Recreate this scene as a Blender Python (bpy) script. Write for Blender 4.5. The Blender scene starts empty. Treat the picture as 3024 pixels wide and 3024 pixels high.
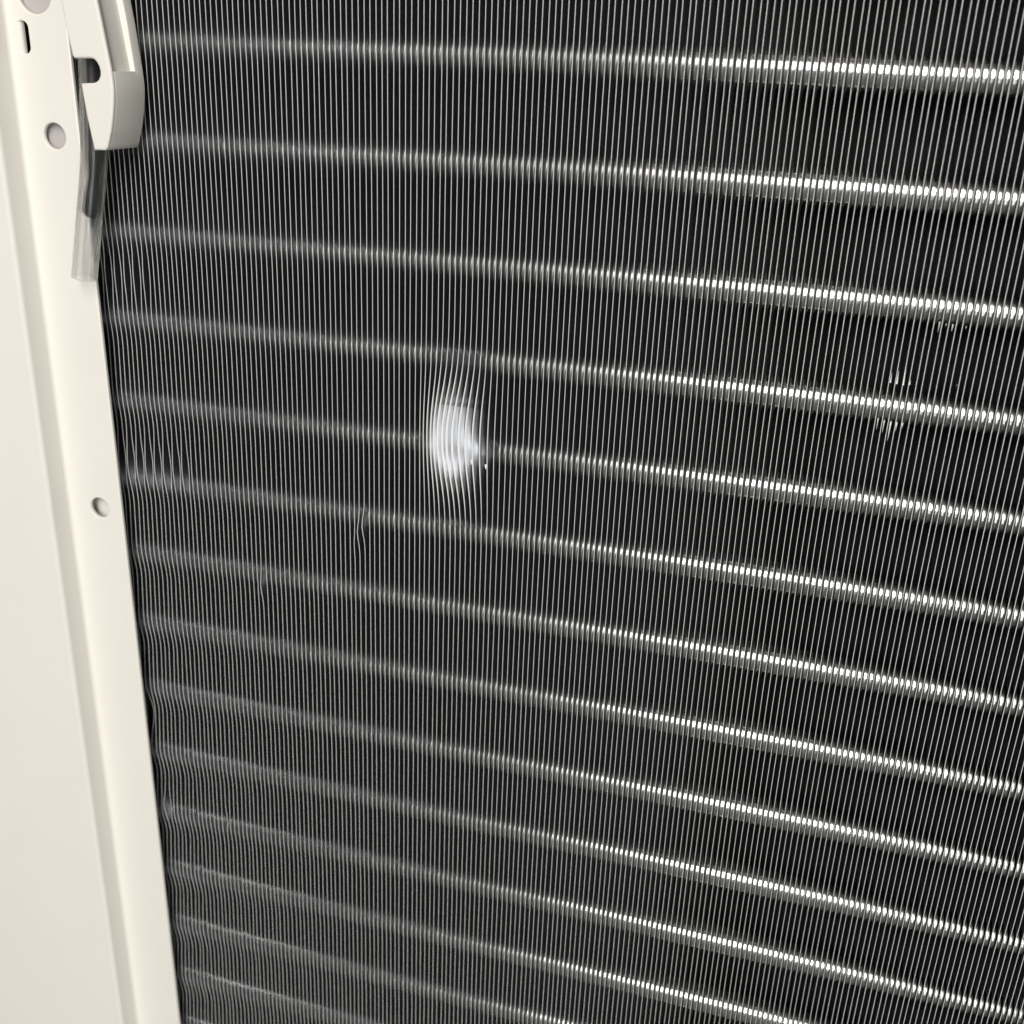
import bpy, bmesh, math, random
import numpy as np
from mathutils import Matrix, Vector

random.seed(7)
rng = np.random.default_rng(7)
S = 0.0013                      # one fin pitch = 1.3 mm; lengths below are in fin pitches
sc = bpy.context.scene
C = sc.collection

# ------------------------------------------------------------------ camera
cam_d = bpy.data.cameras.new('camera')
cam_d.sensor_width = 36.0
cam_d.lens = 3261.0 / 3024.0 * 36.0
cam_d.clip_start = 0.005
cam_d.clip_end = 20.0
cam = bpy.data.objects.new('camera', cam_d)
C.objects.link(cam)
R = Matrix(((0.95767479, -0.14356523, 0.24949554),
            (0.28515442, 0.35476801, -0.89040812),
            (0.03931861, 0.92386616, 0.38069063)))
M = R.to_4x4()
M.translation = Vector((114.71, -175.45, 25.07)) * S
cam.matrix_world = M
cam_d.dof.use_dof = True
cam_d.dof.focus_distance = 190 * S
cam_d.dof.aperture_fstop = 25.0
sc.camera = cam

# ------------------------------------------------------------------ light of the room
w = bpy.data.worlds.new('World')
sc.world = w
w.use_nodes = True
bg = w.node_tree.nodes['Background']
bg.inputs['Color'].default_value = (1.0, 0.97, 0.92, 1)
bg.inputs['Strength'].default_value = 0.15


def area(name, loc, target, size, power, color=(1, 1, 1), size_y=None):
    d = bpy.data.lights.new(name, 'AREA')
    d.shape = 'RECTANGLE'
    d.size = size * S
    d.size_y = (size_y or size) * S
    d.energy = power
    d.color = color
    o = bpy.data.objects.new(name, d)
    C.objects.link(o)
    o.location = Vector(loc) * S
    o.rotation_euler = (Vector(target) - Vector(loc)).to_track_quat('-Z', 'Y').to_euler()
    return o


area('ceiling_lamp', (350, -1320, 680), (40, 0, -110), 480, 43.0, (1.0, 0.98, 0.945), 1050)
area('cool_fill', (430, -700, -160), (60, 0, -60), 300, 1.4, (0.95, 0.975, 1.0))  # added cool lamp, low at the right, for the bluish reflection in the dent
sc.view_settings.view_transform = 'Standard'
sc.view_settings.look = 'None'
sc.view_settings.exposure = 0.0
sc.view_settings.gamma = 1.0


# ------------------------------------------------------------------ materials
def mat(name, base, rough, metal=0.0, noise=None, bump=None, **kw):
    m = bpy.data.materials.new(name)
    m.use_nodes = True
    nt = m.node_tree
    b = nt.nodes['Principled BSDF']
    b.inputs['Base Color'].default_value = (*base, 1)
    b.inputs['Roughness'].default_value = rough
    b.inputs['Metallic'].default_value = metal
    for k, v in kw.items():
        b.inputs[k.replace('_', ' ')].default_value = v
    tc = nt.nodes.new('ShaderNodeTexCoord')
    if noise:                                   # (scale, detail, dark factor, rough +-)
        n = nt.nodes.new('ShaderNodeTexNoise')
        n.inputs['Scale'].default_value = noise[0]
        n.inputs['Detail'].default_value = noise[1]
        nt.links.new(tc.outputs['Object'], n.inputs['Vector'])
        mx = nt.nodes.new('ShaderNodeMixRGB')
        mx.inputs[1].default_value = (*[c * noise[2] for c in base], 1)
        mx.inputs[2].default_value = (*base, 1)
        nt.links.new(n.outputs['Fac'], mx.inputs[0])
        nt.links.new(mx.outputs[0], b.inputs['Base Color'])
        mr = nt.nodes.new('ShaderNodeMapRange')
        mr.inputs['To Min'].default_value = rough - noise[3]
        mr.inputs['To Max'].default_value = rough + noise[3]
        nt.links.new(n.outputs['Fac'], mr.inputs['Value'])
        nt.links.new(mr.outputs[0], b.inputs['Roughness'])
    if bump:                                    # (scale, distance, strength)
        n2 = nt.nodes.new('ShaderNodeTexNoise')
        n2.inputs['Scale'].default_value = bump[0]
        n2.inputs['Detail'].default_value = 2
        nt.links.new(tc.outputs['Object'], n2.inputs['Vector'])
        bp = nt.nodes.new('ShaderNodeBump')
        bp.inputs['Distance'].default_value = bump[1]
        bp.inputs['Strength'].default_value = bump[2]
        nt.links.new(n2.outputs['Fac'], bp.inputs['Height'])
        nt.links.new(bp.outputs['Normal'], b.inputs['Normal'])
    return m


FIN = mat('aluminium_fin', (0.53, 0.54, 0.555), 0.31, 1.0, noise=(420, 3, 0.93, 0.02))
EDGE = mat('aluminium_cut_edge', (0.93, 0.93, 0.92), 0.6, 0.15, noise=(2600, 2, 0.75, 0.1))
COLLAR = mat('aluminium_collar', (0.55, 0.55, 0.55), 0.50, 1.0, noise=(500, 3, 0.9, 0.03))
TUBE = mat('aluminium_tube', (0.72, 0.71, 0.69), 0.22, 1.0, noise=(500, 3, 0.9, 0.03))
CREAM = mat('cream_powder_coat', (0.81, 0.785, 0.72), 0.42, 0.0, noise=(60, 4, 0.97, 0.03), bump=(1500, 0.00004, 0.25))
PLASTIC = mat('cream_plastic', (0.81, 0.785, 0.715), 0.5, 0.0, noise=(150, 3, 0.96, 0.03), bump=(2500, 0.00003, 0.25))
ZINC = mat('galvanised_steel', (0.62, 0.58, 0.57), 0.5, 0.3, noise=(300, 4, 0.85, 0.06))
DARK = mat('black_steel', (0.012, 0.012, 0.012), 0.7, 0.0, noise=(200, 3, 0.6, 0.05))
CORE = mat('dark_core_tone', (0.02, 0.021, 0.021), 0.45, 0.0, noise=(400, 3, 0.8, 0.05))  # near-black tone of the core inside the hose
CLEAR = mat('clear_vinyl', (0.99, 0.985, 1.0), 0.06, 0.0, Transmission_Weight=0.99, Alpha=0.5, IOR=1.42,
            noise=(700, 3, 0.985, 0.02))


# ------------------------------------------------------------------ helpers
def link(name, me, parent=None, loc=(0, 0, 0)):
    o = bpy.data.objects.new(name, me)
    C.objects.link(o)
    o.location = loc
    if parent is not None:
        o.parent = parent
    return o


def thing(name, label, cat, loc=(0, 0, 0)):
    o = bpy.data.objects.new(name, None)
    o.empty_display_size = 0.005
    C.objects.link(o)
    o.location = loc
    o['label'] = label
    o['category'] = cat
    return o


def mesh(name, verts, faces, m, smooth=True):
    me = bpy.data.meshes.new(name)
    me.from_pydata([tuple(v) for v in verts], [], faces)
    me.materials.append(m)
    if smooth:
        me.polygons.foreach_set('use_smooth', [True] * len(me.polygons))
    me.update()
    return me


def outline_mesh(name, loops, depth, bevel, m, bres=2):
    """closed 2D outlines (x, z), the first one solid, the others holes -> rounded plate; front at y = 0, back at y = depth"""
    cu = bpy.data.curves.new(name, 'CURVE')
    cu.dimensions = '2D'
    cu.fill_mode = 'BOTH'
    cu.extrude = depth / 2 - bevel
    cu.bevel_depth = bevel
    cu.bevel_resolution = bres
    cu.offset = -bevel
    for lp in loops:
        sp = cu.splines.new('POLY')
        sp.points.add(len(lp) - 1)
        for p, (x, z) in zip(sp.points, lp):
            p.co = (x, z, 0, 1)
        sp.use_cyclic_u = True
    o = bpy.data.objects.new(name, cu)
    C.objects.link(o)
    dg = bpy.context.evaluated_depsgraph_get()
    me = bpy.data.meshes.new_from_object(o.evaluated_get(dg))
    bpy.data.objects.remove(o)
    bpy.data.curves.remove(cu)
    # (x, y, z) of the curve -> (x, depth, z)
    T = Matrix(((1, 0, 0, 0), (0, 0, -1, depth / 2), (0, 1, 0, 0), (0, 0, 0, 1)))
    me.transform(T)
    bm = bmesh.new()
    bm.from_mesh(me)
    bmesh.ops.remove_doubles(bm, verts=bm.verts, dist=1e-4)
    bmesh.ops.recalc_face_normals(bm, faces=bm.faces)
    bm.to_mesh(me)
    bm.free()
    me.materials.clear()
    me.materials.append(m)
    return me


def smooth_by_angle(me, deg=40):
    bm = bmesh.new()
    bm.from_mesh(me)
    for f in bm.faces:
        f.smooth = abs(f.normal.y) < 0.995 or f.calc_area() < 1e-8
    for e in bm.edges:
        if len(e.link_faces) == 2 and e.calc_face_angle(0) > math.radians(deg):
            e.smooth = False
    bm.to_mesh(me)
    bm.free()
    return me


def catmull(pts, n):
    P = [Vector(p) for p in pts]
    P = [P[0] * 2 - P[1]] + P + [P[-1] * 2 - P[-2]]
    out = []
    for i in range(1, len(P) - 2):
        for k in range(n):
            t = k / n
            a, b, c, d = P[i - 1], P[i], P[i + 1], P[i + 2]
            out.append(0.5 * ((2 * b) + (c - a) * t + (2 * a - 5 * b + 4 * c - d) * t * t + (3 * b - a - 3 * c + d) * t ** 3))
    out.append(P[-2])
    return out


def sweep(path, radii, seg=28, close=True, rev=False):
    """rings round a path; returns verts, faces"""
    vs, fs = [], []
    up = Vector((0, 1, 0))
    n = len(path)
    for i, p in enumerate(path):
        d = (path[min(i + 1, n - 1)] - path[max(i - 1, 0)]).normalized()
        a = up.cross(d).normalized()
        b = d.cross(a)
        for k in range(seg):
            t = 2 * math.pi * k / seg
            vs.append(p + (a * math.cos(t) + b * math.sin(t)) * radii[i])
    for i in range(n - 1):
        for k in range(seg):
            q = [i * seg + k, i * seg + (k + 1) % seg, (i + 1) * seg + (k + 1) % seg, (i + 1) * seg + k]
            fs.append(q[::-1] if rev else q)
    if close:
        fs.append(list(range(seg))[::-1])
        fs.append([(n - 1) * seg + k for k in range(seg)])
    return vs, fs


# ------------------------------------------------------------------ the coil
PITCH_Z, Z0 = 16.197, 24.93         # tube spacing, height of the uppermost tube in view
KMIN, KMAX = -1, 15
D, YC, RC = 6.8, 3.4, 2.5          # fin depth, tube axis depth, collar radius
H = 0.30                            # how far the sheet rises into the collar


def fin_template():
    hz = PITCH_Z / 2
    bd = []
    for i in range(12): bd.append((0.0, -hz + PITCH_Z * i / 12))
    ty = (0.0, 0.4, 0.85, 2.4, 4.4)
    for y in ty: bd.append((y, hz))
    for i in range(8): bd.append((D, hz - PITCH_Z * i / 8))
    bd.append((D, -hz))
    for y in ty[:0:-1]: bd.append((y, -hz))
    nb = len(bd)
    V, F, pin, MI = [], [], [], []
    prof_c = [(0.97, RC - 0.01, 1), (0.48, RC, 1), (0.44, RC + 0.003, 1), (0.36, RC + 0.09, 1), (H, RC + 0.27, 1)]
    fr = [0.10, 0.30, 0.62, 1.0]
    nr = len(prof_c) + len(fr) + 2
    for k in range(KMIN, KMAX + 1):
        zc = Z0 - PITCH_Z * k
        base = len(V)
        for r_i in range(nr):
            for (by, bz) in bd:
                dy, dz = by - YC, bz
                L = math.hypot(dy, dz)
                uy, uz = dy / L, dz / L
                r0 = RC + 0.27
                wd = min((L - r0) * 0.8, 3.2)
                if r_i < len(prof_c):
                    x, r, pn = prof_c[r_i]
                elif r_i == nr - 2:
                    r, x, pn = max(0.86 * L, (r0 + wd + L) / 2), 0.0, 0.0
                elif r_i < nr - 1:
                    f = fr[r_i - len(prof_c)]
                    r = r0 + wd * f
                    x = H * (1 - f) ** 1.5
                    pn = (1 - f)
                else:
                    r, x, pn = L, 0.0, 0.0
                V.append((x, YC + uy * r, zc + uz * r))
                pin.append(pn)
        for r_i in range(nr - 1):
            for j in range(nb):
                a, b = base + r_i * nb + j, base + r_i * nb + (j + 1) % nb
                F.append((a, b, b + nb, a + nb))
                MI.append(2 if r_i < 1 else 3 if r_i < 4 else 0)
    nsheet = len(F)
    # the folded front and back edges
    zs = [Z0 + 1.5 * PITCH_Z - PITCH_Z * i / 12 for i in range(12 * (KMAX - KMIN + 1) + 1)]
    for y0, y1 in ((-0.03, 0.10),):
        b0 = len(V)
        for z in zs:
            for x, y in ((-0.038, y0), (0.038, y0), (0.038, y1), (-0.038, y1)):
                V.append((x, y, z))
                pin.append(0.0)
        for i in range(len(zs) - 1):
            for j in range(4):
                a, b = b0 + i * 4 + j, b0 + i * 4 + (j + 1) % 4
                F.append((a, b, b + 4, a + 4))
    return np.array(V), F, np.array(pin), nsheet, MI


FV, FF, FPIN, NSHEET, FMI = fin_template()
me0 = bpy.data.meshes.new('fin')
me0.from_pydata([tuple(v) for v in FV * S], [], FF)
me0.materials.append(FIN)
me0.materials.append(EDGE)
me0.materials.append(TUBE)
me0.materials.append(COLLAR)
nf = len(FF)
me0.polygons.foreach_set('use_smooth', [i < NSHEET for i in range(nf)])
me0.polygons.foreach_set('material_index', [FMI[i] if i < NSHEET else 1 for i in range(nf)])
me0.update()


def bend(u, jit):
    """sideways shift of every vertex of fin number u"""
    y, z = FV[:, 1], FV[:, 2]
    front = np.clip(1 - y / 3.2, 0, 1)
    k = (Z0 - z) / PITCH_Z                       # 0 at the uppermost tube, 1 at the next one down
    dx = np.zeros(len(FV))
    # snaking between the tubes, strongest by the panel and lower down
    amp = (0.10 + 0.42 * np.clip((k - 1.5) / 8, 0, 1)) * math.exp(-max(u + 16, 0) / 17.0)
    dx += amp * (np.sin(2 * np.pi * (k - 0.03)) + 0.25 * np.sin(4 * np.pi * (k - 0.03))) * (0.85 + 0.3 * jit[0])
    # slow wander of each fin
    dx += 0.05 * jit[1] * np.sin(k * 0.9 + jit[2] * 6) + 0.025 * jit[3] * np.sin(k * 2.3 + jit[4] * 6)
    # pairs leaning on each other below the fifth tube
    if u < 2:
        sgn = 0.40 if u % 2 == 0 else -0.28
        dx += sgn * np.exp(-((k - 4.72) / 0.26) ** 2) * min(1, (2 - u) / 3)
        if u < -4:
            dx += (0.22 if u % 2 else -0.22) * np.exp(-((k - 2.45) / 0.25) ** 2)
    # right-hand pairs
    if u > 70:
        dx += (0.09 if u % 2 else -0.03) * np.clip((3.2 - k) / 3, 0, 1) * min(1, (u - 70) / 20)
    out = dx * front
    # the dent
    sh = np.interp(u - 1.5, [44.5, 46.5, 48, 50, 52, 54, 56, 58, 59.5, 61, 63],
                   [0, -0.15, -0.65, -1.4, -2.1, -2.3, -1.9, -1.15, -0.5, -0.1, 0])
    if sh:
        g = np.exp(-(np.abs(z + 37.6) / 10.2) ** 2.2)
        out += sh * g * np.clip(1 - y / 0.8, 0, 1)
    # two small kinks
    for (u0, kk, a) in ((35, 5.32, -0.2), (36, 5.17, -0.5), (37, 5.08, -0.58), (14, 6.2, -0.1), (15, 6.1, -0.45)):
        if u == u0:
            out += a * np.exp(-((k - kk) / 0.16) ** 2) * front
    if u == -12:
        out += -0.5 * np.exp(-((k - 9.75) / 0.15) ** 2) * front
    if u == -11:
        out += 0.45 * np.exp(-((k - 9.8) / 0.17) ** 2) * front
    if u == -14:
        out += 0.75 * np.exp(-((k - 8.3) / 0.3) ** 2) * front
    if u == 3:
        out += 0.42 * np.exp(-((k - 9.8) / 0.15) ** 2) * front
    return out * (1 - 0.9 * FPIN) if not sh else out * (1 - 0.55 * FPIN)


coil = thing('condenser_coil', 'silvery finned coil with closely set upright fins and round tubes behind the cream panel',
             'heat exchanger', (0, 0, 0))
U0, U1 = -19, 172
variants = []
first = None
for u in range(U0, U1 + 1):
    jit = rng.uniform(-1, 1, 6)
    if u < 66 or len(variants) < 12 or u % 2 == 7:
        me = me0.copy()
        co = FV.copy()
        co[:, 0] += bend(u, jit)
        me.vertices.foreach_set('co', (co * S).ravel())
        me.update()
        me.name = 'fin'
        if u > 92:
            variants.append((u % 2, me))
    else:
        me = random.choice([m for p, m in variants if p == u % 2])
    if u >= 66 and u <= 92:
        pass
    x = u + 0.045 * jit[5]
    if first is None:
        first = link('fin', me, coil, (x * S, 0, 0))
    else:
        o = first.copy()
        o.data = me
        C.objects.link(o)
        o.parent = coil
        o.location = (x * S, 0, 0)

# tubes
seg = 32
tv, tf = [], []
for i, x in enumerate((-21.5, 174.5)):
    for j in range(seg):
        t = 2 * math.pi * j / seg
        tv.append((x * S, (RC - 0.06) * math.cos(t) * S, (RC - 0.06) * math.sin(t) * S))
for j in range(seg):
    tf.append((j, (j + 1) % seg, seg + (j + 1) % seg, seg + j))
tf += [list(range(seg))[::-1], list(range(seg, 2 * seg))]
tube_me = mesh('tube', tv, tf, TUBE)
t0 = link('tube', tube_me, coil, (0, YC * S, (Z0 - KMIN * PITCH_Z) * S))
for k in range(KMIN + 1, KMAX + 1):
    o = t0.copy()
    C.objects.link(o)
    o.parent = coil
    o.location = (0, YC * S, (Z0 - k * PITCH_Z) * S)


def box(x0, x1, y0, y1, z0, z1):
    v = [(x * S, y * S, z * S) for x in (x0, x1) for y in (y0, y1) for z in (z0, z1)]
    f = [(0, 1, 3, 2), (4, 6, 7, 5), (0, 4, 5, 1), (2, 3, 7, 6), (0, 2, 6, 4), (1, 5, 7, 3)]
    return v, f


# bright slivers standing in for light through the gaps, and nicks by the dent
def bright_sliver(x, z, h, wd, y=0.9):
    vv = [(-wd / 2, 0, 0), (wd / 2, 0.05, 0), (wd * 0.3, 0.25, 0.02), (-wd * 0.2, 0.02, -h), (0.0, 0.12, -h * 0.97)]
    ff = [(0, 1, 4, 3), (1, 2, 4), (2, 0, 3, 4), (0, 2, 1)]
    me = mesh('bright_sliver', [(a * S, b * S, c * S) for a, b, c in vv], ff, EDGE, False)
    link('bright_sliver', me, coil, (x * S, y * S, z * S))


for x, z, h, wd in ((130.8, -9.2, 1.7, .22), (131.75, -9.4, .5, .14), (132.7, -9.4, 1.1, .22), (134.6, -9.5, .45, .12),
                    (124.45, -25.2, 1.9, .16), (125.4, -25.4, 2.1, .18), (126.4, -25.5, 3.2, .24), (127.3, -25.5, 1.5, .2),
                    (128.2, -25.5, .9, .16), (129.1, -25.3, .9, .14), (130.05, -25.3, .6, .12), (131.0, -25.5, .7, .12),
                    (125.3, -19.3, -1.6, .2), (126.25, -19.4, -2.2, .24), (127.2, -19.5, -3.0, .26), (128.15, -19.3, -.8, .18),
                    (129.05, -19.3, -.7, .16), (131.1, -18.7, -.4, .12), (133.1, -18.8, -.6, .12), (134.9, -18.7, -.4, .1),
                    (57.6, -41.3, .9, .5), (59.2, -41.6, .7, .45), (60.3, -41.8, .9, .5)):
    bright_sliver(x, z, h, wd, 0.9 if x > 100 else 0.35)

v, f = box(-21.0, -20.4, -0.6, D + 0.6, -226, 49)
link('end_plate', mesh('end_plate', v, f, DARK, False), coil)

# black sheet added behind the coil: darkens the gaps, blocks world light
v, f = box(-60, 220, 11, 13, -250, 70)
bk = link('black_backing', mesh('black_backing', v, f, DARK, False))
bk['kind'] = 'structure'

# ------------------------------------------------------------------ cream panel
PY = -4.6


def skew(me):
    for vt in me.vertices:
        vt.co.x += (10 - vt.co.z) * 0.0105
    return me


def circle(cx, cz, r, n=40):
    return [(cx + r * math.cos(2 * math.pi * i / n), cz + r * math.sin(2 * math.pi * i / n)) for i in range(n)]


def slot(cx, cz, hw, hh, n=12):
    o = []
    for i in range(n + 1):
        t = math.pi * i / n
        o.append((cx + hw * math.cos(t), cz + hh - hw + hw * math.sin(t)))
    for i in range(n + 1):
        t = math.pi + math.pi * i / n
        o.append((cx + hw * math.cos(t), cz - hh + hw + hw * math.sin(t)))
    return o


def place(me, y):
    """unit coordinates -> metres, front face at y"""
    for vt in me.vertices:
        vt.co.y += y
    skew(me)
    me.transform(Matrix.Scale(S, 4))
    return smooth_by_angle(me, 50)


panel = thing('side_panel', 'cream painted metal panel with a long raised step and punched round holes', 'metal panel')
XR, XB = -13.27, -24.1
holes = [circle(-18.29, 9.28, 2.15), circle(-18.19, -60.2, 2.05), circle(-19.05, 31.85, 3.27, 48), slot(-22.1, 24.9, 1.07, 2.55)]
face = outline_mesh('face_sheet', [[(XB, -228), (XR, -228), (XR, 50), (XB, 50)]] + holes, 0.9, 0.28, CREAM, 3)
link('face_sheet', place(face, PY), panel)

# the step and the raised flat left of it: one bent sheet
prof = []
hgt, run, rad = 5.2, 0.4, 0.9
ang = math.atan2(hgt, run)
# from the right: flat, bend up, slope, bend down, flat
tl = rad * math.tan(ang / 2)
x0 = XB - 0.1
prof.append((XB + 0.32, PY + 0.003))
for i in range(9):
    a = ang * i / 8
    prof.append((x0 - rad * math.sin(a), PY - rad * (1 - math.cos(a))))
xs, ys = prof[-1]
slope_len = math.hypot(hgt, run) - 2 * tl
xe, ye = xs - math.cos(ang) * slope_len, ys - math.sin(ang) * slope_len
for i in range(9):
    a = ang * (1 - i / 8)
    prof.append((xe - rad * (math.sin(ang) - math.sin(a)), ye - rad * (math.cos(a) - math.cos(ang))))
prof.append((-95, prof[-1][1]))
zs = np.linspace(50, -228, 24)
pv, pf = [], []
n = len(prof)
for z in zs:
    for x, y in prof: pv.append((x, y, z))
for z in zs:
    for x, y in prof: pv.append((x, y + 0.85, z))
for i in range(len(zs) - 1):
    for j in range(n - 1):
        a = i * n + j
        pf.append((a, a + n, a + n + 1, a + 1))
        b = a + len(zs) * n
        pf.append((b, b + 1, b + n + 1, b + n))
me = mesh('raised_flange', pv, pf, CREAM)
skew(me)
me.transform(Matrix.Scale(S, 4))
link('raised_flange', me, panel)

# sheets seen through the holes
v, f = box(-21.5, -14.7, PY + 1.7, PY + 2.2, 4, 15)
ip = link('inner_plate', mesh('inner_plate', v, f, ZINC, False), panel)
v, f = box(-25.0, -14.7, PY + 1.3, PY + 1.8, 28.0, 46)
link('inner_plate', mesh('inner_plate', v, f, ZINC, False), panel)
v, f = box(-22.6, -15.7, PY + 3.1, PY + 3.6, -72, -48)
link('inner_bracket', mesh('inner_bracket', v, f, CREAM, False), panel)
# the lanced tab in the slot
tp = [(-23.3, 0.03)]
for q in range(9):
    t = math.pi / 2 * q / 8
    tp.append((-23.05 + 0.65 * math.sin(t), 0.03 + 0.65 * (1 - math.cos(t))))
tp.append((-22.4, 1.0))
tabv, tabf = [], []
for off in (0.0, -0.15):
    for x, y in tp:
        for z in (27.6, 22.2):
            dx = (10 - z) * 0.0105
            tabv.append(((x + off + dx) * S, (PY + y - off) * S, z * S))
for b in (0, len(tp) * 2):
    for q in range(len(tp) - 1):
        a = b + q * 2
        tabf.append((a, a + 1, a + 3, a + 2))
me = mesh('lanced_tab', tabv, tabf, CREAM)
link('lanced_tab', me, panel)

# ------------------------------------------------------------------ cream plastic clip
CY = -11.0
clip = thing('plastic_clip', 'cream plastic clip with a notch, gripping the clear hose at the panel edge', 'clip')
right = catmull([(-5.6, 48, 0), (-4.2, 40, 0), (-2.75, 30.8, 0), (-1.85, 24.45, 0), (-1.2, 19.3, 0), (-1.35, 15.95, 0), (-2.2, 11.8, 0), (-3.3, 8.6, 0)], 8)
right = [(p.x, p.y) for p in right]
left = [(-3.7, 8.16), (-5.9, 8.05), (-6.7, 13.25), (-7.15, 18.36), (-4.9, 18.52)]
arc = [(-4.25, 18.7), (-3.75, 19.1), (-3.42, 19.7), (-3.35, 20.4), (-3.5, 21.1), (-3.85, 21.7), (-4.3, 22.1), (-4.8, 22.2)]
left2 = [(-7.9, 22.06), (-8.25, 22.45), (-9.0, 27.0), (-9.6, 34), (-9.9, 48)]
fw = outline_mesh('front_wall', [right + left + arc + left2], 0.9, 0.38, PLASTIC, 3)
for vt in fw.vertices: vt.co.y += CY
fw.transform(Matrix.Scale(S, 4))
link('front_wall', smooth_by_angle(fw, 50), clip)

# side_wall: thick shell under the right-hand outline, with a recess above ZR
ZR = 20.4
inner = [(x - 1.5, z) for x, z in right]
inner[-1] = (inner[-1][0], inner[-1][1])
DEP = 9.0
low = [p for p in right if p[1] <= ZR + 0.01]
low.insert(0, (np.interp(ZR, [p[1] for p in right[::-1]], [p[0] for p in right[::-1]]), ZR))
lowi = [(x - 1.5, z) for x, z in low]
sw = outline_mesh('side_wall', [low + [(low[-1][0] - 0.5, low[-1][1] - 0.45), (lowi[-1][0], lowi[-1][1] - 0.5)] + lowi[::-1][1:]], DEP - 0.75, 0.22, PLASTIC, 3)
for vt in sw.vertices: vt.co.y += CY + 0.72
sw.transform(Matrix.Scale(S, 4))
link('side_wall', smooth_by_angle(sw, 50), clip)
up = [p for p in right if p[1] >= ZR - 0.6]
upi = [(x - 0.7, z) for x, z in up]
fl = outline_mesh('recess_floor', [[(x - 0.8, z) for x, z in up] + [(x - 1.6, z) for x, z in up[::-1]]], DEP - 0.9, 0.1, PLASTIC, 1)
for vt in fl.vertices: vt.co.y += CY + 0.76
fl.transform(Matrix.Scale(S, 4))
link('recess_floor', smooth_by_angle(fl, 50), clip)
bw = outline_mesh('back_wall', [[(x + 0.3 * min(1, max(0, (z - 20) / 8)), z) for x, z in up] + [(x - 1.9, z) for x, z in up[::-1]]], 2.4, 0.22, PLASTIC, 3)
for vt in bw.vertices: vt.co.y += CY + DEP - 2.43
bw.transform(Matrix.Scale(S, 4))
link('back_wall', smooth_by_angle(bw, 50), clip)

# ------------------------------------------------------------------ clear hose
hose = thing('clear_hose', 'short length of clear plastic hose hanging below the cream clip', 'hose')
path = catmull([(-13.4, -7.1, -14.3), (-11.55, -6.85, -5), (-9.85, -6.1, 5), (-9.2, -5.5, 14), (-8.9, -5.0, 22), (-8.7, -4.8, 33), (-8.7, -4.8, 46)], 8)
ro, ri = 2.25, 1.85
v1, f1 = sweep([p for p in path], [ro] * len(path), 40, False)
v2, f2 = sweep([p for p in path], [ri] * len(path), 40, False, True)
nv = len(v1)
fs = f1 + [[i + nv for i in q] for q in f2]
for k in range(40):
    a, b = k, (k + 1) % 40
    fs.append([b, a, a + nv, b + nv])
    a2, b2 = nv - 40 + k, nv - 40 + (k + 1) % 40
    fs.append([a2, b2, b2 + nv, a2 + nv])
me = mesh('hose_wall', [tuple(p * S) for p in v1 + v2], fs, CLEAR)
link('hose_wall', smooth_by_angle(me, 45), hose)
# dark core ending in a rounded tip inside the hose
pp = [p for p in path if p.z > -3.6]
tip = pp[0]
dirn = (pp[0] - pp[1]).normalized()
core, rr = [], []
for a in (0, 15, 35, 60, 85):
    t = math.radians(a)
    core.append(tip + dirn * 1.2 * math.cos(t))
    rr.append(max(0.05, 1.3 * math.sin(t)))
for i, p in enumerate(pp[1:]):
    core.append(p)
    rr.append(1.3 - 0.3 * math.exp(-((p.z - 3.0) / 2.0) ** 2))
v, f = sweep(core, rr, 24)
link('dark_core', mesh('dark_core', [tuple(p * S) for p in v], f, CORE), hose)
